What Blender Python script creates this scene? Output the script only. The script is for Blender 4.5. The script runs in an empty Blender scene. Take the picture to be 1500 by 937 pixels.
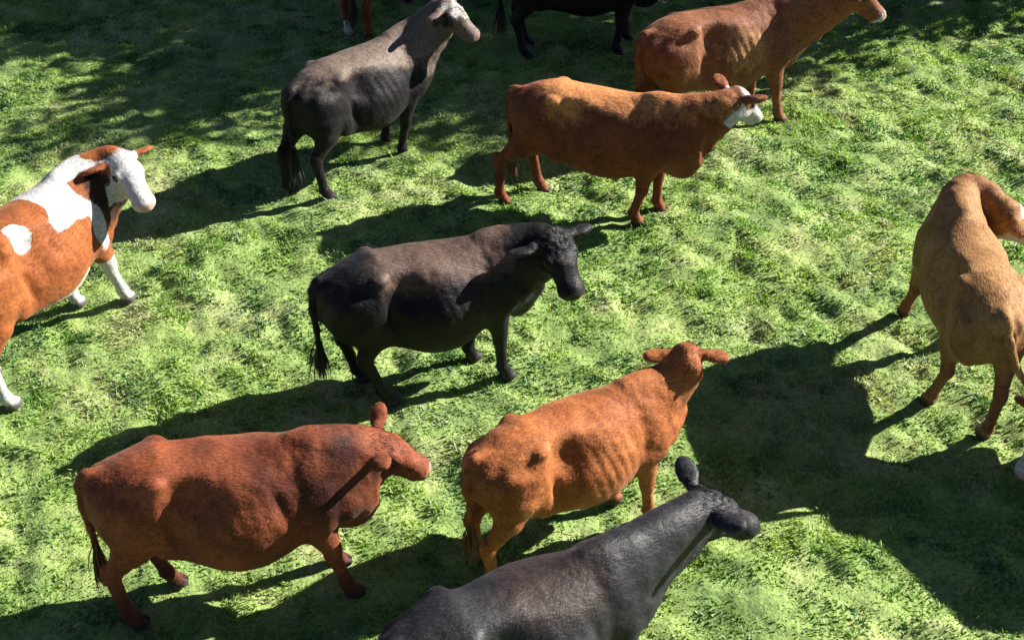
import bpy, math, random
import numpy as np
from mathutils import Vector, Matrix

random.seed(7)
rng = np.random.default_rng(11)
scene = bpy.context.scene
COL = scene.collection

# ------------------------------------------------------------------ camera, sky, sun, exposure
CAM_H, PITCH, FPX = 7.4, 36.0, 2160.0
cam_d = bpy.data.cameras.new('camera')
cam = bpy.data.objects.new('camera', cam_d)
COL.objects.link(cam)
cam.location = (0, 0, CAM_H)
cam.rotation_euler = (math.radians(90 - PITCH), 0, 0)
cam_d.sensor_width = 36.0
cam_d.lens = 36.0 * FPX / 1500.0
cam_d.clip_end = 2000
scene.camera = cam

SUN_EL, SUN_AZ = 30.0, 22.0          # azimuth counted from +X towards +Y
world = bpy.data.worlds.new('World')
scene.world = world
world.use_nodes = True
wn = world.node_tree.nodes
sky = wn.new('ShaderNodeTexSky')
sky.sky_type = 'NISHITA'
sky.sun_disc = False
sky.air_density = 0.35
sky.dust_density = 0.2
sky.sun_elevation = math.radians(SUN_EL)
sky.sun_rotation = math.radians(90 - SUN_AZ)
world.node_tree.links.new(sky.outputs[0], wn['Background'].inputs[0])
wn['Background'].inputs[1].default_value = 0.05

sun_d = bpy.data.lights.new('sun', 'SUN')
sun_d.energy = 5.0
sun_d.angle = math.radians(0.5)
sun_d.color = (1.0, 0.955, 0.87)
sun = bpy.data.objects.new('sun', sun_d)
COL.objects.link(sun)
a, e = math.radians(SUN_AZ), math.radians(SUN_EL)
sdir = Vector((math.cos(a) * math.cos(e), math.sin(a) * math.cos(e), math.sin(e)))
sun.rotation_euler = sdir.to_track_quat('Z', 'Y').to_euler()
sun.location = sdir * 60

vs = scene.view_settings
vs.view_transform = 'Standard'
vs.look = 'None'
vs.gamma = 1.0
vs.exposure = 1.65
vs.use_curve_mapping = False


# ------------------------------------------------------------------ helpers
def tag(o, label=None, cat=None, group=None, kind=None):
    if label: o['label'] = label
    if cat: o['category'] = cat
    if group: o['group'] = group
    if kind: o['kind'] = kind
    return o


def mesh_np(name, verts, polys_flat, sizes, smooth=True):
    """fast mesh from numpy arrays; polys_flat = loop vertex indices, sizes = corner count per face"""
    me = bpy.data.meshes.new(name)
    me.vertices.add(len(verts))
    me.vertices.foreach_set('co', np.asarray(verts, np.float32).ravel())
    me.loops.add(len(polys_flat))
    me.loops.foreach_set('vertex_index', np.asarray(polys_flat, np.int32))
    n = len(sizes)
    me.polygons.add(n)
    starts = np.zeros(n, np.int32)
    starts[1:] = np.cumsum(sizes)[:-1]
    me.polygons.foreach_set('loop_start', starts)
    me.polygons.foreach_set('use_smooth', np.full(n, smooth))
    me.update(calc_edges=True)
    me.validate()
    return me


def obj(name, me, mat, parent=None):
    o = bpy.data.objects.new(name, me)
    COL.objects.link(o)
    if mat: me.materials.append(mat)
    if parent: o.parent = parent
    return o


def lattice_noise(x, y, scale, seed):
    """smooth value noise on a random lattice"""
    r = np.random.default_rng(seed)
    N = 128
    g = r.random((N, N)).astype(np.float32)
    u, v = x * scale, y * scale
    iu, iv = np.floor(u).astype(int), np.floor(v).astype(int)
    fu, fv = u - iu, v - iv
    fu = fu * fu * (3 - 2 * fu); fv = fv * fv * (3 - 2 * fv)
    a_ = g[iu % N, iv % N]; b_ = g[(iu + 1) % N, iv % N]
    c_ = g[iu % N, (iv + 1) % N]; d_ = g[(iu + 1) % N, (iv + 1) % N]
    return (a_ * (1 - fu) + b_ * fu) * (1 - fv) + (c_ * (1 - fu) + d_ * fu) * fv - 0.5


# ------------------------------------------------------------------ materials
def new_mat(name):
    m = bpy.data.materials.new(name)
    m.use_nodes = True
    nt = m.node_tree
    return m, nt, nt.nodes['Principled BSDF']


def N(nt, t, **kw):
    n = nt.nodes.new(t)
    for k, v in kw.items():
        if k.startswith('i_'):
            key = k[2:]
            key = int(key) if key.isdigit() else key.replace('_', ' ')
            n.inputs[key].default_value = v
        else:
            setattr(n, k, v)
    return n


def mixc(nt, fac, A, B, blend='MIX'):
    n = nt.nodes.new('ShaderNodeMix')
    n.data_type = 'RGBA'; n.blend_type = blend
    for sock, val in ((n.inputs[0], fac), (n.inputs[6], A), (n.inputs[7], B)):
        if isinstance(val, bpy.types.NodeSocket): nt.links.new(val, sock)
        elif isinstance(val, (int, float)): sock.default_value = val
        else: sock.default_value = (*val, 1)
    return n.outputs[2]


def ramp(nt, src, stops):
    r = nt.nodes.new('ShaderNodeValToRGB')
    el = r.color_ramp.elements
    while len(el) < len(stops): el.new(0.5)
    for i, (p, c) in enumerate(stops):
        el[i].position = p
        el[i].color = (*c, 1) if len(c) == 3 else c
    nt.links.new(src, r.inputs[0])
    return r.outputs[0]


def coat_material(name, base, base2, second, rough=0.5, sheen=0.15, sheen_tint=(1, .8, .6), spec=0.3,
                  white=(.50, .49, .48), coarse=0.5):
    """hair coat; attribute 'marks' r=white hair, g=second colour, b=hoof / dark skin, a=pink skin"""
    m, nt, p = new_mat(name)
    L = nt.links.new
    tc = N(nt, 'ShaderNodeTexCoord')
    at = N(nt, 'ShaderNodeAttribute', attribute_name='marks')
    sp = N(nt, 'ShaderNodeSeparateColor'); L(at.outputs['Color'], sp.inputs[0])
    nbig = N(nt, 'ShaderNodeTexNoise', i_Scale=3.2, i_Detail=4.0, i_Roughness=.6); L(tc.outputs['Object'], nbig.inputs['Vector'])
    nmid = N(nt, 'ShaderNodeTexNoise', i_Scale=16.0, i_Detail=4.0, i_Roughness=.62); L(tc.outputs['Object'], nmid.inputs['Vector'])
    mp = N(nt, 'ShaderNodeMapping'); mp.inputs['Scale'].default_value = (.35, 1, .6); L(tc.outputs['Object'], mp.inputs['Vector'])
    nf = N(nt, 'ShaderNodeTexNoise', i_Scale=95.0, i_Detail=2.0); L(mp.outputs[0], nf.inputs['Vector'])
    f1 = ramp(nt, nbig.outputs['Fac'], [(.36, (0, 0, 0)), (.66, (1, 1, 1))])
    c = mixc(nt, f1, base, base2)
    # second colour with ragged edge
    def edge(src, amp, lo=.42, hi=.58):
        a1 = N(nt, 'ShaderNodeMath', operation='SUBTRACT'); L(nmid.outputs['Fac'], a1.inputs[0]); a1.inputs[1].default_value = .5
        a2 = N(nt, 'ShaderNodeMath', operation='MULTIPLY_ADD'); L(a1.outputs[0], a2.inputs[0]); a2.inputs[1].default_value = amp; L(src, a2.inputs[2])
        mr = N(nt, 'ShaderNodeMapRange'); mr.inputs[1].default_value = lo; mr.inputs[2].default_value = hi; L(a2.outputs[0], mr.inputs[0])
        return mr.outputs[0]
    c = mixc(nt, edge(sp.outputs[1], 1.0, .2, .8), c, second)
    mot = ramp(nt, nmid.outputs['Fac'], [(.3, (.72, .72, .72)), (.7, (1.22, 1.22, 1.22))])
    c = mixc(nt, .8, c, mot, 'MULTIPLY')
    wht = mixc(nt, nmid.outputs['Fac'], tuple(v * .8 for v in white), white)
    c = mixc(nt, edge(sp.outputs[0], .9), c, wht)
    fine = ramp(nt, nf.outputs['Fac'], [(.3, (.68, .68, .68)), (.7, (1.22, 1.22, 1.22))])
    c = mixc(nt, 1.0, c, fine, 'MULTIPLY')
    c = mixc(nt, sp.outputs[2], c, (.035, .028, .024))
    c = mixc(nt, at.outputs['Alpha'], c, (.46, .27, .21))
    L(c, p.inputs['Base Color'])
    p.inputs['Roughness'].default_value = rough
    p.inputs['Specular IOR Level'].default_value = spec
    p.inputs['Sheen Weight'].default_value = sheen
    p.inputs['Sheen Roughness'].default_value = .45
    p.inputs['Sheen Tint'].default_value = (*sheen_tint, 1)
    b1 = N(nt, 'ShaderNodeBump', i_Strength=.4, i_Distance=.008 * coarse * 2); L(nmid.outputs['Fac'], b1.inputs['Height'])
    nbm = N(nt, 'ShaderNodeTexNoise', i_Scale=6.5, i_Detail=2.0); L(tc.outputs['Object'], nbm.inputs['Vector'])
    b0 = N(nt, 'ShaderNodeBump', i_Strength=.6, i_Distance=.03 * coarse * 2); L(nbm.outputs['Fac'], b0.inputs['Height'])
    b2 = N(nt, 'ShaderNodeBump', i_Strength=.8, i_Distance=.005); L(nf.outputs['Fac'], b2.inputs['Height'])
    L(b0.outputs[0], b1.inputs['Normal']); L(b1.outputs[0], b2.inputs['Normal']); L(b2.outputs[0], p.inputs['Normal'])
    return m


MAT = {}
RT = (1, .7, .5)
MAT['red'] = coat_material('red_coat', (.125, .028, .011), (.24, .062, .022), (.040, .008, .005), .7, .1, RT, .22)
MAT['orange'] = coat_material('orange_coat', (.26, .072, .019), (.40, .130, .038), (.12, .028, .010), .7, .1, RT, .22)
MAT['rust'] = coat_material('rust_coat', (.13, .032, .011), (.20, .052, .017), (.46, .185, .062), .7, .1, RT, .22)  # third colour is the back as lit by the sun
MAT['tan'] = coat_material('tan_coat', (.24, .112, .036), (.36, .185, .064), (.20, .072, .024), .7, .1, RT, .22)
MAT['brown'] = coat_material('brown_coat', (.14, .045, .020), (.22, .080, .034), (.36, .19, .075), .7, .1, RT, .22)  # third colour is the sunlit tan of the flank
MAT['black'] = coat_material('black_coat', (.0045, .004, .005), (.007, .006, .007), (.095, .058, .044), .58, .02, (.8, .8, 1), .24)  # third colour is the brown of the bull's sunlit back
MAT['slate'] = coat_material('slate_coat', (.008, .008, .010), (.028, .026, .030), (.030, .018, .015), .55, .03, (.85, .85, 1), .26)
MAT['black_lit_back'] = coat_material('black_lit_back_coat', (.005, .004, .005), (.012, .010, .011), (.135, .098, .078), .6, .03, (1, .88, .8), .20)  # third colour is the black coat's grey look in the sun
MAT['pied'] = coat_material('pied_coat', (.20, .052, .013), (.30, .088, .021), (.022, .007, .004), .7, .1, RT, .22)  # third colour is the shaded side of the neck
for k, c_, r_ in (('eye', (.012, .008, .006), .08), ('switch_dark', (.02, .016, .014), .6), ('switch_red', (.12, .045, .02), .6),
                  ('switch_pale', (.42, .33, .22), .6)):
    m, nt, p = new_mat(k); p.inputs['Roughness'].default_value = r_
    tcx = N(nt, 'ShaderNodeTexCoord'); nx = N(nt, 'ShaderNodeTexNoise', i_Scale=30.0); nt.links.new(tcx.outputs['Object'], nx.inputs['Vector'])
    nt.links.new(mixc(nt, nx.outputs['Fac'], tuple(v * .6 for v in c_), tuple(v * 1.4 for v in c_)), p.inputs['Base Color'])
    MAT[k] = m


# ------------------------------------------------------------------ terrain
def ground_z(x, y):
    z = lattice_noise(x, y, .22, 1) * .10 + lattice_noise(x, y, .9, 2) * .05
    z = z + lattice_noise(x + .3 * y, y, 2.6, 3) * .055 + lattice_noise(x + .25 * y, y, 5.5, 4) * .062 + lattice_noise(x, y, 12, 5) * .024
    pit = np.clip(lattice_noise(x, y, 4.2, 6) + lattice_noise(x, y, 1.4, 7) * .5 - .30, 0, 1)
    z = z - pit * .10
    return z


def build_ground():
    def axis(lo, hi, step, far):
        a_ = np.arange(lo, hi + step / 2, step)
        out_ = []; d = step * 2; v = hi
        while v < far: v += d; d *= 1.35; out_.append(v)
        lo_ = []; d = step * 2; v = lo
        while v > -far: v -= d; d *= 1.35; lo_.append(v)
        return np.concatenate([lo_[::-1], a_, out_])
    xs = axis(-8.2, 8.2, .035, 900); ys = axis(4.6, 18.2, .035, 900)
    X, Y = np.meshgrid(xs, ys, indexing='ij')
    Z = ground_z(X, Y)
    nx, ny = len(xs), len(ys)
    V = np.stack([X, Y, Z], -1).reshape(-1, 3)
    I = np.arange(nx * ny).reshape(nx, ny)
    Q = np.stack([I[:-1, :-1], I[1:, :-1], I[1:, 1:], I[:-1, 1:]], -1).reshape(-1, 4)
    me = mesh_np('ground', V, Q.ravel(), np.full(len(Q), 4))
    m, nt, p = new_mat('turf_soil')
    L = nt.links.new
    g = N(nt, 'ShaderNodeNewGeometry')
    n1 = N(nt, 'ShaderNodeTexNoise', i_Scale=1.1, i_Detail=6.0, i_Roughness=.65); L(g.outputs['Position'], n1.inputs['Vector'])
    n2 = N(nt, 'ShaderNodeTexNoise', i_Scale=22.0, i_Detail=5.0, i_Roughness=.7); L(g.outputs['Position'], n2.inputs['Vector'])
    c = ramp(nt, n1.outputs['Fac'], [(.32, (.12, .20, .05)), (.5, (.23, .32, .08)), (.68, (.33, .36, .15))])
    c2 = ramp(nt, n2.outputs['Fac'], [(.3, (.5, .55, .5)), (.6, (1.1, 1.1, 1.1))])
    L(mixc(nt, 1.0, c, c2, 'MULTIPLY'), p.inputs['Base Color'])
    p.inputs['Roughness'].default_value = .9
    b = N(nt, 'ShaderNodeBump', i_Strength=.8, i_Distance=.03); L(n2.outputs['Fac'], b.inputs['Height']); L(b.outputs[0], p.inputs['Normal'])
    tag(obj('ground', me, m), kind='structure')


def grass_material():
    m, nt, p = new_mat('grass_blades')
    L = nt.links.new
    at = N(nt, 'ShaderNodeAttribute', attribute_name='tint')
    L(at.outputs['Color'], p.inputs['Base Color'])
    p.inputs['Roughness'].default_value = .5
    p.inputs['Specular IOR Level'].default_value = .35
    tr = N(nt, 'ShaderNodeBsdfTranslucent')
    L(mixc(nt, 1.0, at.outputs['Color'], (1.2, 1.3, .5), 'MULTIPLY'), tr.inputs['Color'])
    ms = N(nt, 'ShaderNodeMixShader'); ms.inputs[0].default_value = .35
    L(p.outputs[0], ms.inputs[1]); L(tr.outputs[0], ms.inputs[2])
    L(ms.outputs[0], nt.nodes['Material Output'].inputs['Surface'])
    return m


def build_grass(n=520000):
    # area: trapezoid the camera sees, with a margin
    y = 5.3 + (rng.random(n * 2) ** .85) * 12.6
    half = 3.4 + (y - 5.9) * .30 + 1.1
    x = (rng.random(n * 2) * 2 - 1) * 8.0
    keep = np.abs(x) < half
    x, y = x[keep][:n], y[keep][:n]
    n = len(x)
    # tufts: pull blades together towards random lattice points
    clump = lattice_noise(x, y, 7.0, 21) + .5
    big = lattice_noise(x, y, 1.3, 22) + .5
    mid = lattice_noise(x, y, 3.2, 23) + .5
    dens = .25 + .9 * clump + .35 * mid
    keep = rng.random(n) < dens
    x, y, clump, big, mid = (v[keep] for v in (x, y, clump, big, mid))
    n = len(x)
    z = ground_z(x, y)
    h = (.014 + .028 * clump * (.45 + 1.0 * mid)) * (.6 + .8 * rng.random(n))
    tall = rng.random(n) < .02
    h[tall] *= 1.9
    w = (.0036 + .0035 * rng.random(n))
    broad = rng.random(n) < .22
    w[broad] *= 2.4; h[broad] *= .75
    th = rng.random(n) * 2 * np.pi
    # lean follows a slow direction field, so tufts lie over together
    la = lattice_noise(x, y, 1.6, 31) * 9 + (rng.random(n) - .5) * 5
    lean = h * (.35 + .9 * rng.random(n))
    lx, ly = np.cos(la) * lean, np.sin(la) * lean
    wx, wy = np.cos(th) * w, np.sin(th) * w
    P = np.stack([x, y, z - .01], -1)
    W = np.stack([wx, wy, np.zeros(n)], -1)
    Lm = np.stack([lx * .35, ly * .35, h * .62], -1)
    Lt = np.stack([lx, ly, h], -1)
    V = np.empty((n, 5, 3), np.float32)
    V[:, 0] = P - W * .8; V[:, 1] = P + W * .8
    V[:, 2] = P + Lm + W; V[:, 3] = P + Lm - W
    V[:, 4] = P + Lt
    base = (np.arange(n) * 5)[:, None]
    F = np.concatenate([base + np.array([0, 1, 2, 3]), base + np.array([3, 2, 4])], 1)
    sizes = np.tile([4, 3], n)
    me = mesh_np('grass', V.reshape(-1, 3), F.ravel(), sizes, smooth=False)
    # colour of each blade: kinds of plant in patches of a hand's to an arm's width, plus a little of its own
    nz = lambda sc, sd: lattice_noise(x + .2 * y, y, sc, sd)
    A = np.array([.140, .275, .058]); B = np.array([.28, .385, .11]); Cc = np.array([.37, .36, .23]); D = np.array([.065, .155, .048]); Bl = np.array([.27, .35, .22])
    t = np.clip(.55 + nz(1.3, 22) * 1.0 + nz(5.5, 24) * 1.3 + (rng.random(n) - .5) * .35, 0, 1)[:, None]
    col = (A * (1 - t) + B * t)
    def patch(v, lo, hi, c_):
        nonlocal col
        k_ = np.clip((v + (rng.random(n) - .5) * .12 - lo) / (hi - lo), 0, 1)[:, None]
        col = col * (1 - k_) + c_ * k_
    patch(nz(.55, 41) * .7 + nz(2.4, 42) * .6 + nz(8, 46) * .4, .10, .45, Cc)
    patch(nz(.8, 44) * .7 + nz(3.4, 45) * .8, .16, .45, Bl)
    patch(nz(1.7, 43) * .9 + nz(6.0, 47) * 1.0, .06, .36, D)
    dry = rng.random(n) < .03
    col[dry] = Cc
    col *= (.92 + .16 * rng.random((n, 1)))
    c4 = np.ones((n, 5, 4), np.float32)
    c4[:, :, :3] = col[:, None, :]
    at = me.color_attributes.new('tint', 'FLOAT_COLOR', 'POINT')
    at.data.foreach_set('color', c4.ravel())
    tag(obj('grass', me, grass_material()), 'short tufted green pasture grass covering the whole field', 'grass', kind='stuff')


# ------------------------------------------------------------------ signed-distance modelling of the cattle
class Grid:
    def __init__(s, lo, hi, h):
        s.lo = np.array(lo, np.float32); s.h = h
        s.n = np.ceil((np.array(hi) - s.lo) / h).astype(int) + 1
        s.d = np.full(tuple(s.n), 1.0, np.float32)

    def sl(s, lo, hi):
        a_ = np.clip(np.floor((np.array(lo) - s.lo) / s.h).astype(int), 0, s.n - 1)
        b_ = np.clip(np.ceil((np.array(hi) - s.lo) / s.h).astype(int) + 1, 1, s.n)
        ax = [s.lo[i] + s.h * np.arange(a_[i], b_[i], dtype=np.float32) for i in range(3)]
        X, Y, Z = np.meshgrid(*ax, indexing='ij')
        return (slice(a_[0], b_[0]), slice(a_[1], b_[1]), slice(a_[2], b_[2])), X, Y, Z

    def merge(s, idx, f, k, sub=False):
        cur = s.d[idx]
        if sub:
            g = -f
            hh = np.maximum(k - np.abs(cur - g), 0) / k
            s.d[idx] = np.maximum(cur, g) + hh * hh * k * .25
        else:
            hh = np.maximum(k - np.abs(cur - f), 0) / k
            s.d[idx] = np.minimum(cur, f) - hh * hh * k * .25

    def ell(s, c, r, k=.05, R=None, sub=False):
        """ellipsoid; R = 3x3 with the axes as rows"""
        c = np.array(c, float); r = np.array(r, float)
        if R is None: R = np.eye(3)
        ext = np.sqrt(((np.asarray(R).T * r) ** 2).sum(1)) + k + 2 * s.h
        idx, X, Y, Z = s.sl(c - ext, c + ext)
        x, y, z = X - c[0], Y - c[1], Z - c[2]
        q = [(R[i][0] * x + R[i][1] * y + R[i][2] * z) / r[i] for i in range(3)]
        k0 = np.sqrt(q[0] ** 2 + q[1] ** 2 + q[2] ** 2) + 1e-6
        k1 = np.sqrt((q[0] / r[0]) ** 2 + (q[1] / r[1]) ** 2 + (q[2] / r[2]) ** 2) + 1e-6
        s.merge(idx, k0 * (k0 - 1) / k1, k, sub)

    def seg(s, a_, b_, ra, rb, k=.05, lat=(0, 1, 0)):
        """tapered limb from a to b; ra / rb = (lateral radius, other radius) or one number"""
        a_, b_ = np.array(a_, float), np.array(b_, float)
        ra = (ra, ra) if np.isscalar(ra) else ra
        rb = (rb, rb) if np.isscalar(rb) else rb
        ax = b_ - a_; Ln = np.linalg.norm(ax); ax /= Ln
        lat = np.array(lat, float); lat = lat - ax * lat.dot(ax); lat /= np.linalg.norm(lat)
        oth = np.cross(ax, lat)
        m = max(*ra, *rb) + k + 2 * s.h
        idx, X, Y, Z = s.sl(np.minimum(a_, b_) - m, np.maximum(a_, b_) + m)
        x, y, z = X - a_[0], Y - a_[1], Z - a_[2]
        w = x * ax[0] + y * ax[1] + z * ax[2]
        t = np.clip(w / Ln, 0, 1)
        w = w - t * Ln
        u = x * lat[0] + y * lat[1] + z * lat[2]
        v = x * oth[0] + y * oth[1] + z * oth[2]
        ru = ra[0] + (rb[0] - ra[0]) * t; rv = ra[1] + (rb[1] - ra[1]) * t
        rw = np.minimum(ru, rv)
        k0 = np.sqrt((u / ru) ** 2 + (v / rv) ** 2 + (w / rw) ** 2) + 1e-6
        k1 = np.sqrt((u / ru ** 2) ** 2 + (v / rv ** 2) ** 2 + (w / rw ** 2) ** 2) + 1e-6
        s.merge(idx, k0 * (k0 - 1) / k1, k)

    def surface(s):
        """surface nets"""
        d = s.d; ins = d < 0
        c = [(i, j, k) for i in (0, 1) for j in (0, 1) for k in (0, 1)]
        cs = tuple(n - 1 for n in d.shape)
        cnt = np.zeros(cs, np.int8)
        for i, j, k in c: cnt += ins[i:i + cs[0], j:j + cs[1], k:k + cs[2]]
        act = (cnt > 0) & (cnt < 8)
        I = np.argwhere(act)
        vals = np.stack([d[I[:, 0] + i, I[:, 1] + j, I[:, 2] + k] for i, j, k in c], 1)
        acc = np.zeros((len(I), 3)); num = np.zeros(len(I))
        for p in range(8):
            for q in range(p + 1, 8):
                if sum(abs(c[p][m] - c[q][m]) for m in range(3)) != 1: continue
                va, vb = vals[:, p], vals[:, q]
                x = (va < 0) != (vb < 0)
                t = va[x] / (va[x] - vb[x])
                acc[x] += np.array(c[p]) + t[:, None] * (np.array(c[q]) - np.array(c[p]))
                num[x] += 1
        V = s.lo + s.h * (I + acc / num[:, None])
        ids = np.full(cs, -1, np.int64); ids[act] = np.arange(len(I))
        Q = []
        for ax in range(3):
            o1, o2 = (ax + 1) % 3, (ax + 2) % 3
            sl0 = [slice(1, -1)] * 3; sl1 = [slice(1, -1)] * 3
            sl0[ax] = slice(0, -1); sl1[ax] = slice(1, None)
            A_, B_ = ins[tuple(sl0)], ins[tuple(sl1)]
            E_ = np.argwhere(A_ != B_)
            off = np.ones(3, int); off[ax] = 0
            base = E_ + off
            flip = A_[tuple(E_.T)]
            def cell(d1, d2):
                b = base.copy(); b[:, o1] -= d1; b[:, o2] -= d2
                return ids[tuple(b.T)]
            q = np.stack([cell(1, 1), cell(0, 1), cell(0, 0), cell(1, 0)], 1)
            q[~flip] = q[~flip][:, ::-1]
            Q.append(q)
        Q = np.concatenate(Q)
        Q = Q[(Q >= 0).all(1)]
        return V, Q


def smooth_mesh(V, Q, it=2, lam=.5):
    E_ = np.concatenate([Q[:, [0, 1]], Q[:, [1, 2]], Q[:, [2, 3]], Q[:, [3, 0]]])
    n = len(V); deg = np.bincount(E_[:, 0], minlength=n) + np.bincount(E_[:, 1], minlength=n)
    for i in range(it * 2):
        S = np.zeros_like(V)
        for c_ in range(3):
            S[:, c_] = np.bincount(E_[:, 0], V[E_[:, 1], c_], n) + np.bincount(E_[:, 1], V[E_[:, 0], c_], n)
        V = V + (lam if i % 2 == 0 else -lam * 1.04) * (S / deg[:, None] - V)
    return V


# half sections of the trunk: x, spine z, top edge (y, z), upper side (y, z), widest (y, z), lower side (y, z), belly z
SECTIONS = [
    (-.905, 1.13, .05, 1.11, .075, 1.05, .08, .98, .06, .90, .86),
    (-.82, 1.210, .125, 1.165, .165, 1.08, .19, .95, .17, .80, .74),
    (-.65, 1.268, .165, 1.215, .238, 1.11, .26, .92, .22, .74, .66),
    (-.53, 1.290, .196, 1.238, .262, 1.13, .265, .92, .22, .72, .62),
    (-.44, 1.305, .212, 1.243, .275, 1.14, .265, .92, .22, .70, .59),
    (-.35, 1.300, .182, 1.250, .215, 1.14, .255, .91, .235, .67, .56),
    (-.26, 1.295, .180, 1.245, .195, 1.14, .290, .89, .26, .63, .53),
    (-.14, 1.285, .180, 1.240, .250, 1.13, .340, .87, .28, .59, .50),
    (.00, 1.280, .175, 1.235, .285, 1.11, .365, .85, .28, .56, .475),
    (.15, 1.285, .155, 1.240, .290, 1.10, .355, .84, .26, .55, .475),
    (.29, 1.305, .120, 1.255, .255, 1.11, .315, .87, .235, .59, .50),
    (.38, 1.325, .095, 1.275, .215, 1.12, .265, .90, .21, .62, .53),
    (.50, 1.345, .075, 1.300, .205, 1.13, .265, .92, .20, .66, .56),
    (.66, 1.310, .075, 1.260, .170, 1.12, .235, .92, .18, .70, .57),
    (.80, 1.190, .070, 1.150, .130, 1.08, .170, .90, .14, .72, .59),
    (.90, 1.020, .050, 1.000, .080, .95, .095, .85, .07, .74, .68)]


def section_table(fat, lean=1.0):
    th = np.linspace(-np.pi / 2, np.pi / 2, 73)
    xs = np.linspace(-.905, .90, 121)
    rows, cz = [], []
    for q in SECTIONS:
        x, sz, ey, ez, uy, uz, wy, wz_, ly, lz, bz = q
        w = 1 + (fat - 1) * math.exp(-((x - 0) / .5) ** 2) * 1.2
        bz = bz - (fat - 1) * .55 * math.exp(-((x + .02) / .42) ** 2); lz = lz - (fat - 1) * .45 * math.exp(-((x + .02) / .42) ** 2)
        c = (sz + bz) / 2 - .01
        pinch = 1 - (.10 + .14 * max(lean - .8, 0)) * math.exp(-((x + .27) / .15) ** 2)
        uy *= pinch; ey *= 1 + .06 * math.exp(-((x + .2) / .25) ** 2)
        pts = [(0.0, bz), (ly * w, lz), (wy * w, wz_), (uy * (1 + (w - 1) * .7), uz), (ey, ez), (0.0, sz)]
        an = [math.atan2(p[1] - c, p[0]) for p in pts]; ra = [math.hypot(p[0], p[1] - c) for p in pts]
        # smooth closed interpolation in cartesian space
        P_ = np.array(pts); t = np.arange(len(pts)); tt = np.linspace(0, len(pts) - 1, 200)
        ext = np.vstack([P_[1] * [-1, 1], P_, P_[-2] * [-1, 1]])
        out = []
        for v in tt:
            i = min(int(v), len(pts) - 2); f_ = v - i
            p0, p1, p2, p3 = ext[i], ext[i + 1], ext[i + 2], ext[i + 3]
            out.append(.5 * (2 * p1 + (p2 - p0) * f_ + (2 * p0 - 5 * p1 + 4 * p2 - p3) * f_ ** 2 + (-p0 + 3 * p1 - 3 * p2 + p3) * f_ ** 3))
        out = np.array(out); A_ = np.arctan2(out[:, 1] - c, np.maximum(out[:, 0], 0)); R_ = np.hypot(out[:, 0], out[:, 1] - c)
        o_ = np.argsort(A_)
        rows.append(np.interp(th, A_[o_], R_[o_])); cz.append(c)
    rows = np.array(rows); X_ = np.array([q[0] for q in SECTIONS])
    T = np.stack([np.interp(xs, X_, rows[:, j]) for j in range(len(th))], 1)
    C_ = np.interp(xs, X_, cz)
    ker = np.array([1, 2, 3, 4, 3, 2, 1.]); ker /= ker.sum()
    for j in range(len(th)): T[:, j] = np.convolve(np.pad(T[:, j], 3, mode='edge'), ker, 'valid')
    C_ = np.convolve(np.pad(C_, 3, mode='edge'), ker, 'valid')
    for i in range(len(xs)): T[i] = np.convolve(np.pad(T[i], 3, mode='reflect'), ker, 'valid')
    return T, C_


def sm(x, a_, b_):
    t = np.clip((x - a_) / (b_ - a_), 0, 1); return t * t * (3 - 2 * t)


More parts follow.
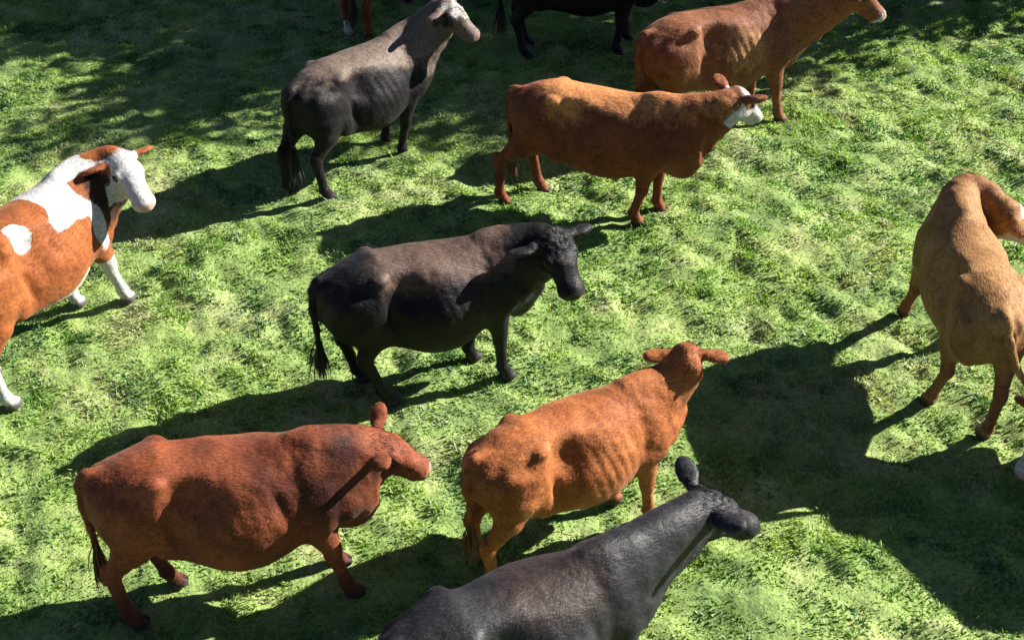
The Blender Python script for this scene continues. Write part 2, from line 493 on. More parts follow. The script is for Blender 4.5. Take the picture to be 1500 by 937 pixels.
def build_cow(name, label, cat, loc, heading, scale, coat, poll, muzzle, feet, marks, group=None, res=.0145,
              fat=1.0, lean=1.0, bull=0.0, head_roll=0.0, ear_up=0.0, tail=None, switch='switch_dark', neck_thick=1.0, neck_mid=None,
              curl=0.0, hs=1.08, fl=.92, hairs=70000):
    poll = np.array(poll, float); muzzle = np.array(muzzle, float)
    f = muzzle - poll; f /= np.linalg.norm(f)
    # head frame
    r_ = np.cross((0, 0, 1.0), f); r_ /= np.linalg.norm(r_)              # left
    n_ = np.cross(f, r_)                                                # out of the forehead
    cr, sr = math.cos(head_roll), math.sin(head_roll)
    r2 = r_ * cr + n_ * sr; n2 = n_ * cr - r_ * sr
    HR = np.stack([f, r2, n2])                                          # rows
    hp = lambda x, y, z: poll + hs * (f * x * fl + r2 * y + n2 * z)
    pts = np.array([poll, muzzle, hp(0, .3, 0), hp(0, -.3, 0), hp(.55, 0, 0)])
    lo = np.minimum(pts.min(0) - .22, (-1.2, -.55, -.03)); hi = np.maximum(pts.max(0) + .22, (.95, .55, 1.5))
    lo[2] = -.03
    for ft in feet:
        lo[:2] = np.minimum(lo[:2], np.array(ft[:2]) - .15); hi[:2] = np.maximum(hi[:2], np.array(ft[:2]) + .15)
    G = Grid(lo, hi, res)

    # ---- trunk
    idx, X, Y, Z = G.sl((-1.1, -.5, .25), (1.05, .5, 1.5))
    T, C_ = section_table(fat, lean)
    xr = X[:, 0, 0]; u = np.clip((xr + .905) / (1.805) * 120, 0, 119.999); iu = u.astype(int); fu = u - iu
    zc = (C_[iu] * (1 - fu) + C_[np.minimum(iu + 1, 120)] * fu)[:, None, None]
    rr_ = np.sqrt(Y ** 2 + (Z - zc) ** 2)
    an = np.arctan2(Z - zc, np.abs(Y))
    v = np.clip((an + np.pi / 2) / np.pi * 72, 0, 71.999); iv = v.astype(int); fv = v - iv
    iu3, fu3 = iu[:, None, None], fu[:, None, None]
    Rr = (T[iu3, iv] * (1 - fu3) * (1 - fv) + T[np.minimum(iu3 + 1, 120), iv] * fu3 * (1 - fv)
          + T[iu3, iv + 1] * (1 - fu3) * fv + T[np.minimum(iu3 + 1, 120), iv + 1] * fu3 * fv)
    dd = (rr_ - Rr) * .88
    dx = np.maximum(np.maximum(-.905 - X, X - .90), 0)
    dd = np.where(dx > 0, np.sqrt(np.maximum(dd, 0) ** 2 + dx ** 2), dd)
    # ribs and loin edge on leaner animals
    rib = np.sin((X * .97 + (Z - .9) * .35) * 2 * np.pi / .078)
    msk = np.exp(-((X - .10) / .24) ** 2) * np.exp(-((Z - .93) / .22) ** 2)
    dd = dd - rib * msk * .0018 * lean
    G.merge(idx, dd.astype(np.float32), .02)
    for s in (1, -1):
        G.ell((-.45, s * .215, 1.222), (.055, .035, .032), .045)                       # hook bone
        G.ell((-.835, s * .105, 1.10), (.045, .04, .055), .05)                       # pin bone
        sh0 = np.array([[.95, 0, .30], [.08, .96, .26 * s], [-.29, -s * .27, .92]])
        th = np.array([[.93, 0, .36], [.09, .97, -.23 * s], [-.36, s * .24, .90]])
        G.ell((-.61, s * .165, .87), (.22, .115, .29), .06, th)                    # thigh
        G.ell((-.44, s * .225, .76), (.085, .06, .12), .045)                         # stifle
        gr = np.array([[.985, 0, .17], [0, 1, 0], [-.17, 0, .985]])
        G.ell((-.375, s * .315, .93), (.032, .062, .21), .055, gr, sub=True)          # crease in front of the thigh
        G.ell((-.66, s * .305, 1.17), (.13, .07, .045), .06, sub=True)                # hollow between hook and pin
        G.ell((.52, s * .205, 1.00), (.045, .030, .18), .07, sh0)                     # ridge of the shoulder blade
        if lean > 1.05: G.ell((-.28, s * .345, 1.09), (.12, .095 + .03 * min(lean - 1, .5), .11), .09, sub=True)
        G.ell((-.31, s * .215, .665), (.15, .03, .06), .06)                          # flank fold
        sh = np.array([[.95, 0, .30], [.08, .96, .26 * s], [-.29, -s * .27, .92]])
        G.ell((.49, s * .175, .95), (.135, .085, .27), .035, sh)                      # shoulder
        G.ell((.66, s * .150, .84), (.115, .09, .13), .04)                           # point of shoulder
        G.ell((.305, s * .375, .98), (.035, .07, .23), .05, sh, sub=True)
        G.ell((.39, s * .205, .80), (.14, .07, .095), .03)                           # triceps
    G.ell((.50, 0, 1.285), (.15, .045, .045 + .03 * bull), .06)                      # withers
    G.ell((-.84, 0, 1.18), (.09, .035, .04), .04)                                    # tail head
    G.ell((.72, 0, .66), (.15, .085, .15 + .03 * bull), .08)                         # brisket
    if bull > .5:
        G.ell((-.08, 0, .49), (.14, .04, .07), .05); G.ell((-.58, 0, .62), (.06, .07, .12), .05)
    else:
        G.ell((-.46, 0, .62), (.15, .12, .11), .06)                                  # udder

    # ---- legs: feet = FL, FR, HL, HR as (x, y[, lift])
    for i, ft in enumerate(feet):
        fx, fy = ft[:2]; lift = ft[2] if len(ft) > 2 else 0.0
        s = 1 if i % 2 == 0 else -1
        if i < 2:
            el = np.array((.46, s * .19, .76)); ex = fx - .50
            kn = np.array((.485 + ex * .55, s * .155 + (fy - s * .15) * .55, .405 + lift * .5))
            ftk = np.array((fx - .015 - lift * .3, fy, .135 + lift)); hf = np.array((fx + .03, fy, .045 + lift))
            G.seg(el, kn + (0, 0, .06), (.088, .13), (.058, .066), .05)
            G.ell(kn, (.056, .052, .07), .04)
            G.seg(kn, ftk, (.045, .048), (.039, .043), .03)
            G.ell(ftk, (.045, .041, .045), .03)
            G.seg(ftk, hf, (.038, .040), (.048, .055), .03)
        else:
            ex = fx + .68
            st = np.array((-.50 + ex * .25, s * .20, .76)); hk = np.array((-.775 + ex * .75, s * .15 + (fy - s * .15) * .7, .475 + lift * .5))
            ftk = np.array((fx - .03, fy, .14 + lift)); hf = np.array((fx + .03, fy, .045 + lift))
            G.seg((-.62, s * .175, .84), (st + hk) / 2 + (-.0, 0, .05), (.115, .185), (.074, .110), .05)
            G.seg((st + hk) / 2 + (0, 0, .06), hk + (.015, 0, .02), (.076, .108), (.048, .060), .05)
            G.ell(hk + (-.005, 0, .0), (.058, .042, .065), .035)
            G.ell(hk + (-.035, 0, .055), (.024, .02, .05), .03)
            G.seg(hk, ftk, (.043, .052), (.039, .043), .03)
            G.ell(ftk, (.045, .041, .045), .03)
            G.seg(ftk, hf, (.038, .040), (.048, .055), .03)
        # hoof, flat on the ground, cloven
        zi = lift
        G.ell((fx + .035, fy, .035 + zi), (.075, .058, .045), .02)
        G.ell((fx + .10, fy, .03 + zi), (.06, .008, .06), .01, sub=True)

    # ---- neck
    N2 = hp(.03, 0, -.115)
    N0 = np.array((.50, 0, 1.03))
    latd = np.cross((0, 0, 1.0), N2 - N0); latd /= np.linalg.norm(latd)
    N1 = N0 * .5 + N2 * .5 + np.array((.10, 0, -.02)) if neck_mid is None else np.array(neck_mid, float)
    Nt = neck_thick
    pts_n = []
    for t in np.linspace(0, 1, 7):
        pts_n.append((1 - t) ** 2 * N0 + 2 * t * (1 - t) * (2 * N1 - .5 * N0 - .5 * N2) + t * t * N2)
    ru = np.interp(np.linspace(0, 1, 7), [0, .5, 1], [.195, .150 * Nt, .112 * Nt])
    rv = np.interp(np.linspace(0, 1, 7), [0, .5, 1], [.30, .250 * Nt, .165 * Nt])
    for i in range(6):
        dv = pts_n[i + 1] - pts_n[i]
        lt = np.cross((0, 0, 1.0), dv)
        G.seg(pts_n[i], pts_n[i + 1], (ru[i], rv[i]), (ru[i + 1], rv[i + 1]), .05, lt)
    # dewlap under the neck
    dA, dB = np.array((.74, 0, .70)), hp(.10, 0, -.25)
    dM = (dA + dB) / 2 + np.array((0, 0, -.04 - .03 * bull))
    G.seg(dA, dM, (.045, .09), (.03, .07), .07, latd); G.seg(dM, dB, (.03, .07), (.03, .05), .07, latd)

    # ---- head
    E_ = lambda c_, rr, k=.03, R=None, sub=False: G.ell(hp(*c_), np.array(rr) * hs, k, HR if R is None else R, sub)
    S_ = lambda a_, b_, ra, rb, k=.03: G.seg(hp(*a_), hp(*b_), tuple(np.atleast_1d(ra) * hs) * (2 if np.isscalar(ra) else 1), tuple(np.atleast_1d(rb) * hs) * (2 if np.isscalar(rb) else 1), k, r2)
    bw = 1 + .12 * bull
    E_((.07, 0, -.075), (.115, .105 * bw, .095))
    E_((.015, 0, -.03), (.05, .06, .045), .04)                                        # poll knob
    S_((.06, 0, -.06), (.22, 0, -.066), (.103 * bw, .075), (.092 * bw, .075))
    S_((.20, 0, -.075), (.42, 0, -.095), (.086 * bw, .074), (.070 * bw, .060))
    E_((.425, 0, -.104), (.072, .084 * bw, .068)); E_((.462, 0, -.090), (.034, .062 * bw, .045), .03)
    S_((.12, 0, -.175), (.40, 0, -.155), (.055, .052), (.042, .034))
    E_((.425, 0, -.150), (.045, .048, .030))
    for s in (1, -1):
        E_((.125, s * .062, -.135), (.105, .045, .085))
        E_((.165, s * .092 * bw, -.040), (.045, .026, .026), .03)
        E_((.165, s * .112 * bw, -.062), (.020, .012, .016), .015, sub=True)            # eye socket
        E_((.497, s * .044, -.078), (.014, .013, .011), .008, sub=True)                 # nostril
        # ear
        ax = np.array((-.10 - .0, s * 1.0, -.12 + ear_up)); ax /= np.linalg.norm(ax)
        fc = np.array((.75, s * .15, -.55)); fc -= ax * fc.dot(ax); fc /= np.linalg.norm(fc)
        wd_ = np.cross(ax, fc)
        Rl = np.stack([ax, wd_, fc])
        Rw = Rl @ HR
        b0 = np.array((.035, s * .095 * bw, -.06)); c0 = b0 + ax * .118
        S_(tuple(b0 - ax * .02), tuple(b0 + ax * .05), .034, .036, .03)
        E_(tuple(c0), (.100, .060, .025), .02, Rw)
        E_(tuple(c0 + fc * .024 + ax * .005), (.080, .045, .025), .012, Rw, True)
    E_((.47, 0, -.150), (.055, .075, .0075), .008, sub=True)                         # mouth line
    # ---- tail
    tl = tail or [(-.86, 0, 1.19), (-.925, 0, 1.11), (-.935, 0, .94), (-.915, 0, .74), (-.91, .01, .56)]
    rad = np.linspace(.034, .017, len(tl))
    for i in range(len(tl) - 1):
        G.seg(tl[i], tl[i + 1], rad[i], rad[i + 1], .025)
    V, Q = G.surface()
    V = smooth_mesh(V, Q, 2)

    # ---- muscle / skin relief
    def n3(v, sc, sd):
        return (lattice_noise(v[:, 0] + v[:, 1] * .37 + 7, v[:, 2] + v[:, 1] * .61 + 3, sc, sd))
    # normals
    tri = V[Q]
    fn = np.cross(tri[:, 2] - tri[:, 0], tri[:, 3] - tri[:, 1])
    vn = np.zeros_like(V)
    for c_ in range(4):
        for a3 in range(3):
            vn[:, a3] += np.bincount(Q[:, c_], fn[:, a3], len(V))
    vn /= np.linalg.norm(vn, axis=1, keepdims=True) + 1e-9
    body_m = sm(V[:, 2], .5, .8)
    sd = abs(hash(name + label)) % 1 + int(abs(loc[0] * 100)) % 97
    hl = (V - poll) @ HR.T / hs / np.array([fl, 1, 1])                                              # head-local coordinates of every vertex
    disp = n3(V, 5.5, 50 + sd) * .016 * body_m + n3(V, 14, 51 + sd) * .005 * body_m
    if curl:
        cm = np.exp(-((hl[:, 0] - .06) / .12) ** 2 - (hl[:, 1] / .14) ** 2 - ((hl[:, 2] + .02) / .12) ** 2)
        disp = disp + n3(V, 42, 53) * .030 * cm * curl
    V = V + vn * disp[:, None]
    nose = sm(hl[:, 0], .462, .490) * (np.abs(hl[:, 1]) < .11) * (np.abs(hl[:, 2] + .1) < .12)
    hoof = 1 - sm(V[:, 2], .058, .075)
    wv = np.stack([n3(V, 6, 61), n3(V[:, [1, 2, 0]], 6, 62), n3(V[:, [2, 0, 1]], 6, 63)], 1) * .13
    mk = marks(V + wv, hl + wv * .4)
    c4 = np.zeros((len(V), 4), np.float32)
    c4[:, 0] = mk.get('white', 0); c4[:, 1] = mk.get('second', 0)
    c4[:, 2] = np.maximum(hoof * .9, nose * mk.get('nose_dark', 1.0)); c4[:, 3] = nose * (1 - mk.get('nose_dark', 1.0)) * .9
    if 'pink' in mk: c4[:, 3] = np.maximum(c4[:, 3], mk['pink'])
    # eye rims are dark
    for s in (1, -1):
        dz = (hl[:, 0] - .165) ** 2 + (hl[:, 1] - s * .105) ** 2 + (hl[:, 2] + .062) ** 2
        c4[:, 2] = np.maximum(c4[:, 2], (1 - sm(np.sqrt(dz), .022, .034)) * .8)
    # short hair, rooted in the skin and lying back towards the tail and down
    rh = np.random.default_rng(int(abs(loc[0] * 77 + loc[1] * 13)))
    nh = hairs
    # recompute normals on the final surface
    tri = V[Q]; fn = np.cross(tri[:, 2] - tri[:, 0], tri[:, 3] - tri[:, 1]); ar = np.linalg.norm(fn, axis=1)
    fi = rh.choice(len(Q), nh, p=ar / ar.sum())
    w4 = rh.random((nh, 2)); a4, b4 = w4[:, :1], w4[:, 1:]
    q4 = tri[fi]
    root = (q4[:, 0] * (1 - a4) + q4[:, 1] * a4) * (1 - b4) + (q4[:, 3] * (1 - a4) + q4[:, 2] * a4) * b4
    nn_ = fn[fi] / (ar[fi][:, None] + 1e-12)
    flow = np.tile(np.array([[-1.0, 0, -.55]]), (nh, 1))
    hr = (root - poll) @ HR.T / hs / np.array([fl, 1, 1])
    onhead = (hr[:, 0] > -.05) & (np.abs(hr[:, 1]) < .4)
    flow[onhead] = -f + np.array([0, 0, -.3])
    legm = root[:, 2] < .55
    flow[legm] = (-.3, 0, -1)
    flow = flow + rh.normal(size=(nh, 3)) * .2
    flow += np.stack([n3(root, 4, 71), n3(root[:, [1, 2, 0]], 4, 72), n3(root[:, [2, 0, 1]], 4, 73)], 1) * 1.1
    flow -= nn_ * (flow * nn_).sum(1, keepdims=True)
    flow /= np.linalg.norm(flow, axis=1, keepdims=True) + 1e-9
    lift_ = (.08 + .18 * rh.random((nh, 1)))
    ln_ = (.016 + .016 * rh.random((nh, 1)))
    ln_[(np.abs(hr[:, 1]) > .12) & (hr[:, 0] > -.2) & (hr[:, 0] < .2) & (np.abs(hr[:, 2]) < .3)] *= .7
    cl = np.exp(-((hr[:, 0] - .05) / .13) ** 2 - (hr[:, 1] / .15) ** 2)[:, None]
    ln_ = ln_ * (1 + cl * (.3 + .6 * curl)); lift_ = lift_ + cl * .35 * curl
    d_ = flow + nn_ * lift_
    sd_ = np.cross(flow, nn_) * (.0016 + .0012 * rh.random((nh, 1)))
    keep = (hr[:, 0] < .44 + .065 * rh.random(nh)) & (root[:, 2] > .07)
    root, sd_, d_, ln_, fi2 = root[keep], sd_[keep], d_[keep], ln_[keep], fi[keep]
    root = root - nn_[keep] * .002
    HV = np.stack([root - sd_, root + sd_, root + d_ * ln_], 1).reshape(-1, 3)
    hc = np.repeat(c4[Q[fi2, 0]], 3, axis=0)
    nb = len(V)
    Va = np.vstack([V, HV]); flat = np.concatenate([Q.ravel(), nb + np.arange(len(HV))])
    szs = np.concatenate([np.full(len(Q), 4), np.full(len(HV) // 3, 3)])
    me = mesh_np(name, Va, flat, szs)
    c4 = np.vstack([c4, hc]).astype(np.float32)
    me.color_attributes.new('marks', 'FLOAT_COLOR', 'POINT').data.foreach_set('color', c4.ravel())
    o = obj(name, me, MAT[coat])
    o.location = (loc[0], loc[1], loc[2] if len(loc) > 2 else -.025)
    o.rotation_euler = (0, 0, math.radians(heading)); o.scale = (scale,) * 3
    tag(o, label, cat, group)
    # eyes
    for s in (1, -1):
        cE = hp(.165, s * .093 * bw, -.060)
        th_, ph_ = np.meshgrid(np.linspace(0, np.pi, 9), np.linspace(0, 2 * np.pi, 14, endpoint=False), indexing='ij')
        sv = np.stack([np.sin(th_) * np.cos(ph_), np.sin(th_) * np.sin(ph_), np.cos(th_)], -1).reshape(-1, 3) * .032
        ii = np.arange(9 * 14).reshape(9, 14)
        q = np.stack([ii[:-1], np.roll(ii[:-1], -1, 1), np.roll(ii[1:], -1, 1), ii[1:]], -1).reshape(-1, 4)
        obj('eye', mesh_np('eye', sv + cE, q.ravel(), np.full(len(q), 4)), MAT['eye'], o)
    # tail switch of many tapering locks
    r0 = random.Random(int(abs(loc[0] * 1000)))
    vv, ff = [], []
    e0 = np.array(tl[-1]); ed = np.array(tl[-1]) - np.array(tl[-2]); ed /= np.linalg.norm(ed)
    for q in range(110):
        st = e0 - ed * .10 * r0.random() + np.array([r0.gauss(0, .010), r0.gauss(0, .010), 0])
        ln = .20 + .20 * r0.random(); w = .006
        dr = ed * .4 + np.array([r0.gauss(0, .11), r0.gauss(0, .11), -1]); dr /= np.linalg.norm(dr)
        sd_ = np.cross(dr, [r0.gauss(0, 1), r0.gauss(0, 1), .1]); sd_ /= np.linalg.norm(sd_)
        cu = np.array([r0.gauss(0, .02), r0.gauss(0, .02), 0])
        b_ = len(vv)
        for t, ww in ((0, .6), (.4, 1.0), (.75, .8), (1, .15)):
            c_ = st + dr * ln * t + cu * (t * (1.6 - t) * 1.5)
            c_[2] = max(c_[2], .05)
            vv += [c_ - sd_ * w * ww, c_ + sd_ * w * ww]
        for t in range(3): ff += [b_ + 2 * t, b_ + 2 * t + 1, b_ + 2 * t + 3, b_ + 2 * t + 2]
    obj('tail_switch', mesh_np('tail_switch', np.array(vv), ff, np.full(len(ff) // 4, 4)), MAT[switch], o)
    return o


# ---- markings (coat patterns, some with painted light and shade, in the animal's own coordinates)
def blob(V, c_, r):
    q = (V - np.array(c_)) / np.array(r)
    return 1 - sm(np.sqrt((q ** 2).sum(1)), .6, 1.4)


def face_white(hl, back=.0):
    return sm(hl[:, 0], back - .03, back + .05) * (np.abs(hl[:, 1]) < .16 - 0) * (hl[:, 2] > -.3) * (hl[:, 0] < .7)


def ear_excl(hl):
    return 1 - sm(np.abs(hl[:, 1]), .115, .135) * (hl[:, 0] < .14)


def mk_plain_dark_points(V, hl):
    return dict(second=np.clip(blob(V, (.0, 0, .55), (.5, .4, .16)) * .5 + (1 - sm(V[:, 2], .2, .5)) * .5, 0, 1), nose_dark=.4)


def mk_red_front(V, hl):
    neck = blob(V, (.72, 0, 1.05), (.20, .5, .35)) * .9
    pat = np.clip(lattice_noise(V[:, 0] + V[:, 1], V[:, 2] * 1.1, 3.5, 91) * 2 + .1, 0, 1) * sm(V[:, 0], -.2, .3)
    return dict(second=np.clip(neck * .6 + pat * .8 + (1 - sm(V[:, 2], .15, .45)) * .6, 0, 1), nose_dark=.2)


def mk_hereford_face(V, hl):
    return dict(white=np.clip(face_white(hl, .05) * ear_excl(hl), 0, 1), nose_dark=.0)


def mk_rust(V, hl):
    back = sm(V[:, 2] + lattice_noise(V[:, 0], V[:, 2], 3, 90) * .25, 1.06, 1.26) * (1 - sm(V[:, 0], .35, .8) * .6)  # sunlit top of the back, painted lighter by height
    back = np.maximum(back, sm(V[:, 0], -.62, -.3) * (1 - sm(V[:, 0], -.3, .0)) * sm(V[:, 2], .95, 1.15))
    return dict(white=np.clip(face_white(hl, -.01) * ear_excl(hl), 0, 1), second=np.clip(back, 0, 1) * (hl[:, 0] < .0), nose_dark=.0)


def mk_tan(V, hl):
    w = face_white(hl, .05) * ear_excl(hl)
    w = np.maximum(w, blob(V, (.1, 0, .50), (.5, .16, .05)) * .7)
    return dict(white=np.clip(w, 0, 1), second=np.clip(sm(V[:, 0], .55, .8) * .8 + (1 - sm(V[:, 2], .45, .75)) * .7, 0, 1), nose_dark=.0)


def mk_brown(V, hl):
    return dict(second=blob(V, (.05, 0, .95), (.30, .6, .22)) * .5, nose_dark=.0, white=blob(hl, (.46, 0, -.1), (.06, .12, .12)) * .55)  # second: patch of sunlight on the flank, painted in


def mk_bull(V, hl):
    b = sm(V[:, 2], .98, 1.18) * sm(V[:, 0], -.62, -.3) * (1 - sm(V[:, 0], .5, .7))  # sunlight on the back painted as brown hair
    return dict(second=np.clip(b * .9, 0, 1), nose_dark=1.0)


def mk_lit_back(V, hl):
    b = sm(V[:, 2] + V[:, 0] * .15, 1.02, 1.22)  # sun sheen along the top painted as a paler coat
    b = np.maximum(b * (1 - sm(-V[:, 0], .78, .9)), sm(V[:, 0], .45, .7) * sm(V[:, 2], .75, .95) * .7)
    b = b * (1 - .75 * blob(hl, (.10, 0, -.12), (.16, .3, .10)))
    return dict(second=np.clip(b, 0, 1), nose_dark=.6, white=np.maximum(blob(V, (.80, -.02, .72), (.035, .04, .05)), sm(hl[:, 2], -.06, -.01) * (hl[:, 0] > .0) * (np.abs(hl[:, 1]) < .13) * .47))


def mk_slate(V, hl):
    return dict(second=np.clip(blob(V, (.15, 0, 1.25), (.4, .35, .3)) * .7, 0, 1), nose_dark=1.0)


def mk_pied(V, hl):
    w = face_white(hl, -.01) * ear_excl(hl)
    line = V[:, 2] - sm(V[:, 0], .42, .75) * .16
    shoulder = sm(line, 1.03, 1.09) * sm(V[:, 0], .0, .06) * (1 - sm(V[:, 0], .95, 1.05))
    w2 = shoulder
    w2 = np.maximum(w2, blob(V, (-.24, -.22, 1.17), (.11, .2, .08)))
    w2 = w2 * (1 - blob(hl, (-.15, -.05, -.06), (.17, .17, .17)))
    w2 = np.maximum(w2, blob(V, (.44, -.27, .97), (.065, .2, .27)))
    w = np.maximum(w, w2 * ((hl[:, 0] < .02) | (np.linalg.norm(hl, axis=1) > .42)))
    w = np.maximum(w, (1 - sm(V[:, 2], .60, .66)) * sm(V[:, 0], -.50, -.30) * (1 - sm(V[:, 0], .25, .4)))
    w = np.maximum(w, (1 - sm(V[:, 2], .36, .42))); w = np.maximum(w, (1 - sm(V[:, 2], .52, .60)) * (V[:, 0] > .2))
    w = np.maximum(w, blob(V, (.74, 0, .66), (.16, .10, .2)))
    dark = blob(V, (.66, -.16, 1.08), (.20, .26, .28)) * (1 - w)  # shade on the neck side, painted into the coat
    return dict(white=np.clip(w, 0, 1), second=dark, nose_dark=.0)


def mk_socks(V, hl):
    return dict(white=np.maximum(face_white(hl, .05) * ear_excl(hl), (1 - sm(V[:, 2], .26, .34)) * (V[:, 1] > 0) * .8), nose_dark=.0)


def mk_none(V, hl):
    return dict(nose_dark=1.0)


STAND = [(.50, .16), (.48, -.16), (-.66, .16), (-.68, -.16)]
HERD = 'cattle standing in the pasture'
#@COWS
COWS = dict(
    A=dict(name='cow', label='sunlit grey brown cow in the upper left with raised head', cat='cow',
           fl=.84, loc=(-1.44, 12.80), heading=48, scale=1.0, coat='black_lit_back', poll=(.92, -.26, 1.56), muzzle=(1.06, -.64, 1.28),
           feet=[(.42, .16), (.36, -.14), (-.86, .17), (-.70, -.18)], marks=mk_lit_back, lean=1.2, neck_thick=.9),
    B=dict(name='cow', label='rust brown cow behind the black bull, white face turned away to the right', cat='cow',
           neck_thick=.85, loc=(.86, 11.95), heading=-17, scale=1.0, coat='rust', poll=(1.14, .22, 1.38), muzzle=(1.34, .54, 1.06),
           feet=[(.50, .16), (.34, -.12), (-.66, .18), (-.95, -.14)], marks=mk_rust, switch='switch_red', ear_up=.55),
    D=dict(name='cow', label='large brown cow in dappled shade at the top edge, behind the rust brown cow', cat='cow',
           loc=(2.12, 13.60), heading=25, scale=1.05, coat='brown', poll=(1.15, -.40, 1.52), muzzle=(1.50, -.55, 1.20),
           feet=[(.5, .16), (.62, -.16), (-.66, .16), (-.60, -.16)], marks=mk_brown, lean=2.0, switch='switch_dark'),
    E=dict(name='bull', label='black bull with sunlit brown back in the centre, facing the viewer with curly forehead', cat='bull',
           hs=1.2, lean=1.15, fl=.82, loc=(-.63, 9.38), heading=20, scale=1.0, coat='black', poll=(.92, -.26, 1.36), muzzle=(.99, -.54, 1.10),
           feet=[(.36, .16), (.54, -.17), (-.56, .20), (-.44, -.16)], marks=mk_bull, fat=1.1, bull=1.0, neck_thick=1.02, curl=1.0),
    F=dict(name='cow', label='heavy dark red cow in the lower left walking right with lowered head', cat='cow',
           ear_up=.45, hs=1.12, fl=.76, loc=(-1.79, 7.05), heading=10, scale=1.02, coat='red', poll=(.94, .08, 1.18), muzzle=(1.24, .06, .97),
           feet=[(.60, .16), (.66, -.14), (-.50, .16), (-.75, -.16)], marks=mk_red_front, fat=1.1, lean=.6, switch='switch_red', curl=.5),
    G=dict(name='cow', label='orange red cow in the lower middle looking away, both ears seen from behind', cat='cow',
           hs=1.02, neck_thick=.74, loc=(.45, 7.58), heading=33, scale=.95, coat='orange', poll=(.90, -.04, 1.46), muzzle=(1.14, .32, 1.12),
           feet=[(.45, .16), (.57, -.16), (-.72, .16), (-.80, -.16)], marks=mk_plain_dark_points, lean=1.4, switch='switch_red'),
    H=dict(name='cow', label='slate black cow cut off by the bottom edge, nearest to the viewer', cat='cow',
           hs=1.2, neck_thick=1.02, loc=(.08, 5.90), heading=29, scale=1.02, coat='slate', poll=(1.30, .10, 1.28), muzzle=(1.64, .08, 1.02),
           feet=STAND, marks=mk_slate, fat=1.08, ear_up=.5, curl=.7),
    C=dict(name='cow', label='tan cow at the right edge seen from behind, face turned to the right', cat='cow',
           neck_mid=(.82, -.14, 1.12), hs=1.15, fat=.92, loc=(3.55, 9.45), heading=90, scale=1.02, coat='tan', poll=(.60, -.42, 1.24), muzzle=(.66, -.80, .96),
           feet=[(.80, .18), (.45, -.16), (-.37, .24), (-.78, -.08)], marks=mk_tan, lean=1.6, switch='switch_red',
           tail=[(-.88, 0, 1.18), (-.96, -.02, 1.05), (-1.0, -.10, .85), (-1.02, -.22, .68), (-1.0, -.36, .58)]),
    L=dict(name='cow', label='red and white pied cow with a white face, cut off by the left edge', cat='cow',
           hs=1.02, loc=(-3.83, 9.83), heading=66, scale=1.08, coat='pied', poll=(.78, -.30, 1.38), muzzle=(.64, -.64, 1.12),
           feet=[(.50, .16), (.72, -.16), (-.50, .18), (-.74, -.20)], marks=mk_pied, lean=.8, switch='switch_pale'),
    T=dict(name='cow', label='red cow above the grey brown cow, only its pale lower legs in view', cat='cow',
           hairs=25000, loc=(-1.55, 16.35), heading=75, scale=1.0, coat='red', poll=(.95, .1, 1.5), muzzle=(1.3, .2, 1.2),
           feet=[(.50, .16), (.48, -.16), (-.66, .17), (-.64, -.07)], marks=mk_socks, switch='switch_dark', res=.018),
    K=dict(name='cow', label='black cow in deep shade at the top edge, only belly and legs in view', cat='cow',
           hairs=25000, loc=(.78, 15.45), heading=4, scale=1.0, coat='black', poll=(1.05, .1, 1.5), muzzle=(1.4, .2, 1.2),
           feet=[(.55, .16), (.40, -.16), (-.60, .16), (-.64, -.18)], marks=mk_none, res=.018),
    M=dict(name='cow', label='grazing cow below the tan cow, only its pale muzzle in view on the grass', cat='cow',
           hairs=25000, loc=(5.05, 8.17), heading=130, scale=1.08, coat='orange', poll=(.74, .66, .50), muzzle=(.70, 1.06, .16),
           feet=[(.46, .16), (.66, -.18), (-.66, .16), (-.60, -.16)], marks=mk_hereford_face, res=.016, neck_mid=(.92, .26, .78)),
)
#@END


# ------------------------------------------------------------------ trees outside the frame that shade the top of the field
def leaf_mat():
    m, nt, p = new_mat('tree_leaves')
    g = N(nt, 'ShaderNodeNewGeometry')
    n = N(nt, 'ShaderNodeTexNoise', i_Scale=2.0, i_Detail=3.0); nt.links.new(g.outputs['Position'], n.inputs['Vector'])
    nt.links.new(ramp(nt, n.outputs['Fac'], [(.3, (.035, .07, .018)), (.7, (.09, .14, .035))]), p.inputs['Base Color'])
    p.inputs['Roughness'].default_value = .5
    return m


def bark_mat():
    m, nt, p = new_mat('bark')
    g = N(nt, 'ShaderNodeNewGeometry')
    n = N(nt, 'ShaderNodeTexNoise', i_Scale=9.0, i_Detail=5.0); nt.links.new(g.outputs['Position'], n.inputs['Vector'])
    nt.links.new(ramp(nt, n.outputs['Fac'], [(.3, (.05, .04, .03)), (.7, (.16, .13, .10))]), p.inputs['Base Color'])
    p.inputs['Roughness'].default_value = .9
    return m


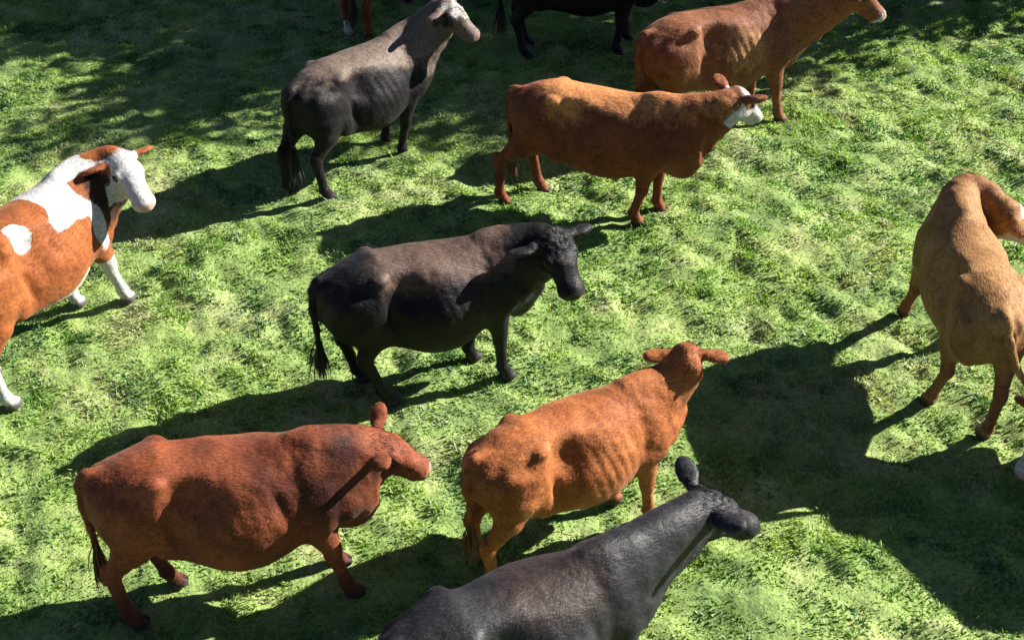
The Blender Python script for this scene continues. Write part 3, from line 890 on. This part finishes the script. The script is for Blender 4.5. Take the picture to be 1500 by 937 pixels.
def tree(x, y, h, r, label, seed, mats, leaves=9000):
    rr = np.random.default_rng(seed)
    root = bpy.data.objects.new('tree', None); COL.objects.link(root); root.location = (x, y, 0)
    tag(root, label, 'tree', 'trees along the far side of the field')
    V, F = [], []
    def tube(pts, rads, k=8):
        b = len(V)
        for p_, r_ in zip(pts, rads):
            for i in range(k):
                t = 2 * math.pi * i / k
                V.append((p_[0] + math.cos(t) * r_, p_[1] + math.sin(t) * r_, p_[2]))
        for j in range(len(pts) - 1):
            for i in range(k):
                F.extend([b + j * k + i, b + j * k + (i + 1) % k, b + (j + 1) * k + (i + 1) % k, b + (j + 1) * k + i])
    ch = h * .62
    tube([(0, 0, -.1), (.05, 0, h * .12), (-.05, .05, h * .3), (.05, 0, h * .55), (0, 0, h * .85)], [.34, .24, .2, .13, .04])
    cents = []
    for i in range(16):
        t = rr.random() * 2 * math.pi; q = r * (.35 + .5 * rr.random()); z = h * .35 + h * .6 * rr.random()
        q *= math.sqrt(max(.15, 1 - ((z - ch) / (h * .42)) ** 2))
        e_ = (math.cos(t) * q, math.sin(t) * q, z)
        s_ = (0, 0, h * .2 + (z - h * .2) * .5)
        md = ((s_[0] + e_[0]) / 2, (s_[1] + e_[1]) / 2, (s_[2] + e_[2]) / 2 + .2)
        tube([s_, md, e_], [.09, .06, .02], 6)
        cents.append((e_, .8 + .7 * rr.random()))
    cents.append(((0, 0, h * .8), 1.2)); cents.append(((0, 0, h * .6), 1.5))
    obj('trunk', mesh_np('trunk', np.array(V), F, np.full(len(F) // 4, 4)), mats[1], root)
    ci = rr.integers(0, len(cents), leaves)
    C0 = np.array([cents[i][0] for i in ci]); R0 = np.array([cents[i][1] for i in ci])
    d = rr.normal(size=(leaves, 3)); d /= np.linalg.norm(d, axis=1, keepdims=True)
    P = C0 + d * (R0 * rr.random(leaves) ** .5)[:, None] * np.array([1, 1, .75])
    a_ = rr.normal(size=(leaves, 3)); a_ /= np.linalg.norm(a_, axis=1, keepdims=True)
    b_ = np.cross(a_, rr.normal(size=(leaves, 3))); b_ /= np.linalg.norm(b_, axis=1, keepdims=True)
    s_ = (.07 + .07 * rr.random(leaves))[:, None]
    LV = np.stack([P - a_ * s_, P + b_ * s_ * .5, P + a_ * s_, P - b_ * s_ * .5], 1).reshape(-1, 3)
    obj('crown', mesh_np('crown', LV, np.arange(leaves * 4), np.full(leaves, 4), False), mats[0], root)


build_ground()
build_grass()
for key, kw in COWS.items():
    build_cow(group=HERD if kw['name'] == 'cow' else None, **kw)

tm = (leaf_mat(), bark_mat())
TREES = [(2.6, 20.5, 6.0, 2.3, 'low leafy tree squeezed between the first two trees of the row', 11000),
         (.4, 21.2, 6.8, 2.6, 'leafy tree beyond the top edge, leftmost of the row', 11000),
         (5.0, 18.5, 5.7, 2.4, 'leafy tree beyond the top edge, second from the left in the row', 11000),
         (9.2, 18.8, 6.8, 1.9, 'leafy tree beyond the top edge, third from the left in the row', 7000),
         (13.2, 21.6, 7.5, 2.7, 'leafy tree beyond the top edge, fourth from the left in the row', 9000),
         (17.6, 22.2, 8.0, 2.8, 'leafy tree beyond the top edge, rightmost of the row', 9000)]
for i, (x, y, h, r, lb, nl) in enumerate(TREES):
    tree(x, y, h, r, lb, 300 + i, tm, nl)
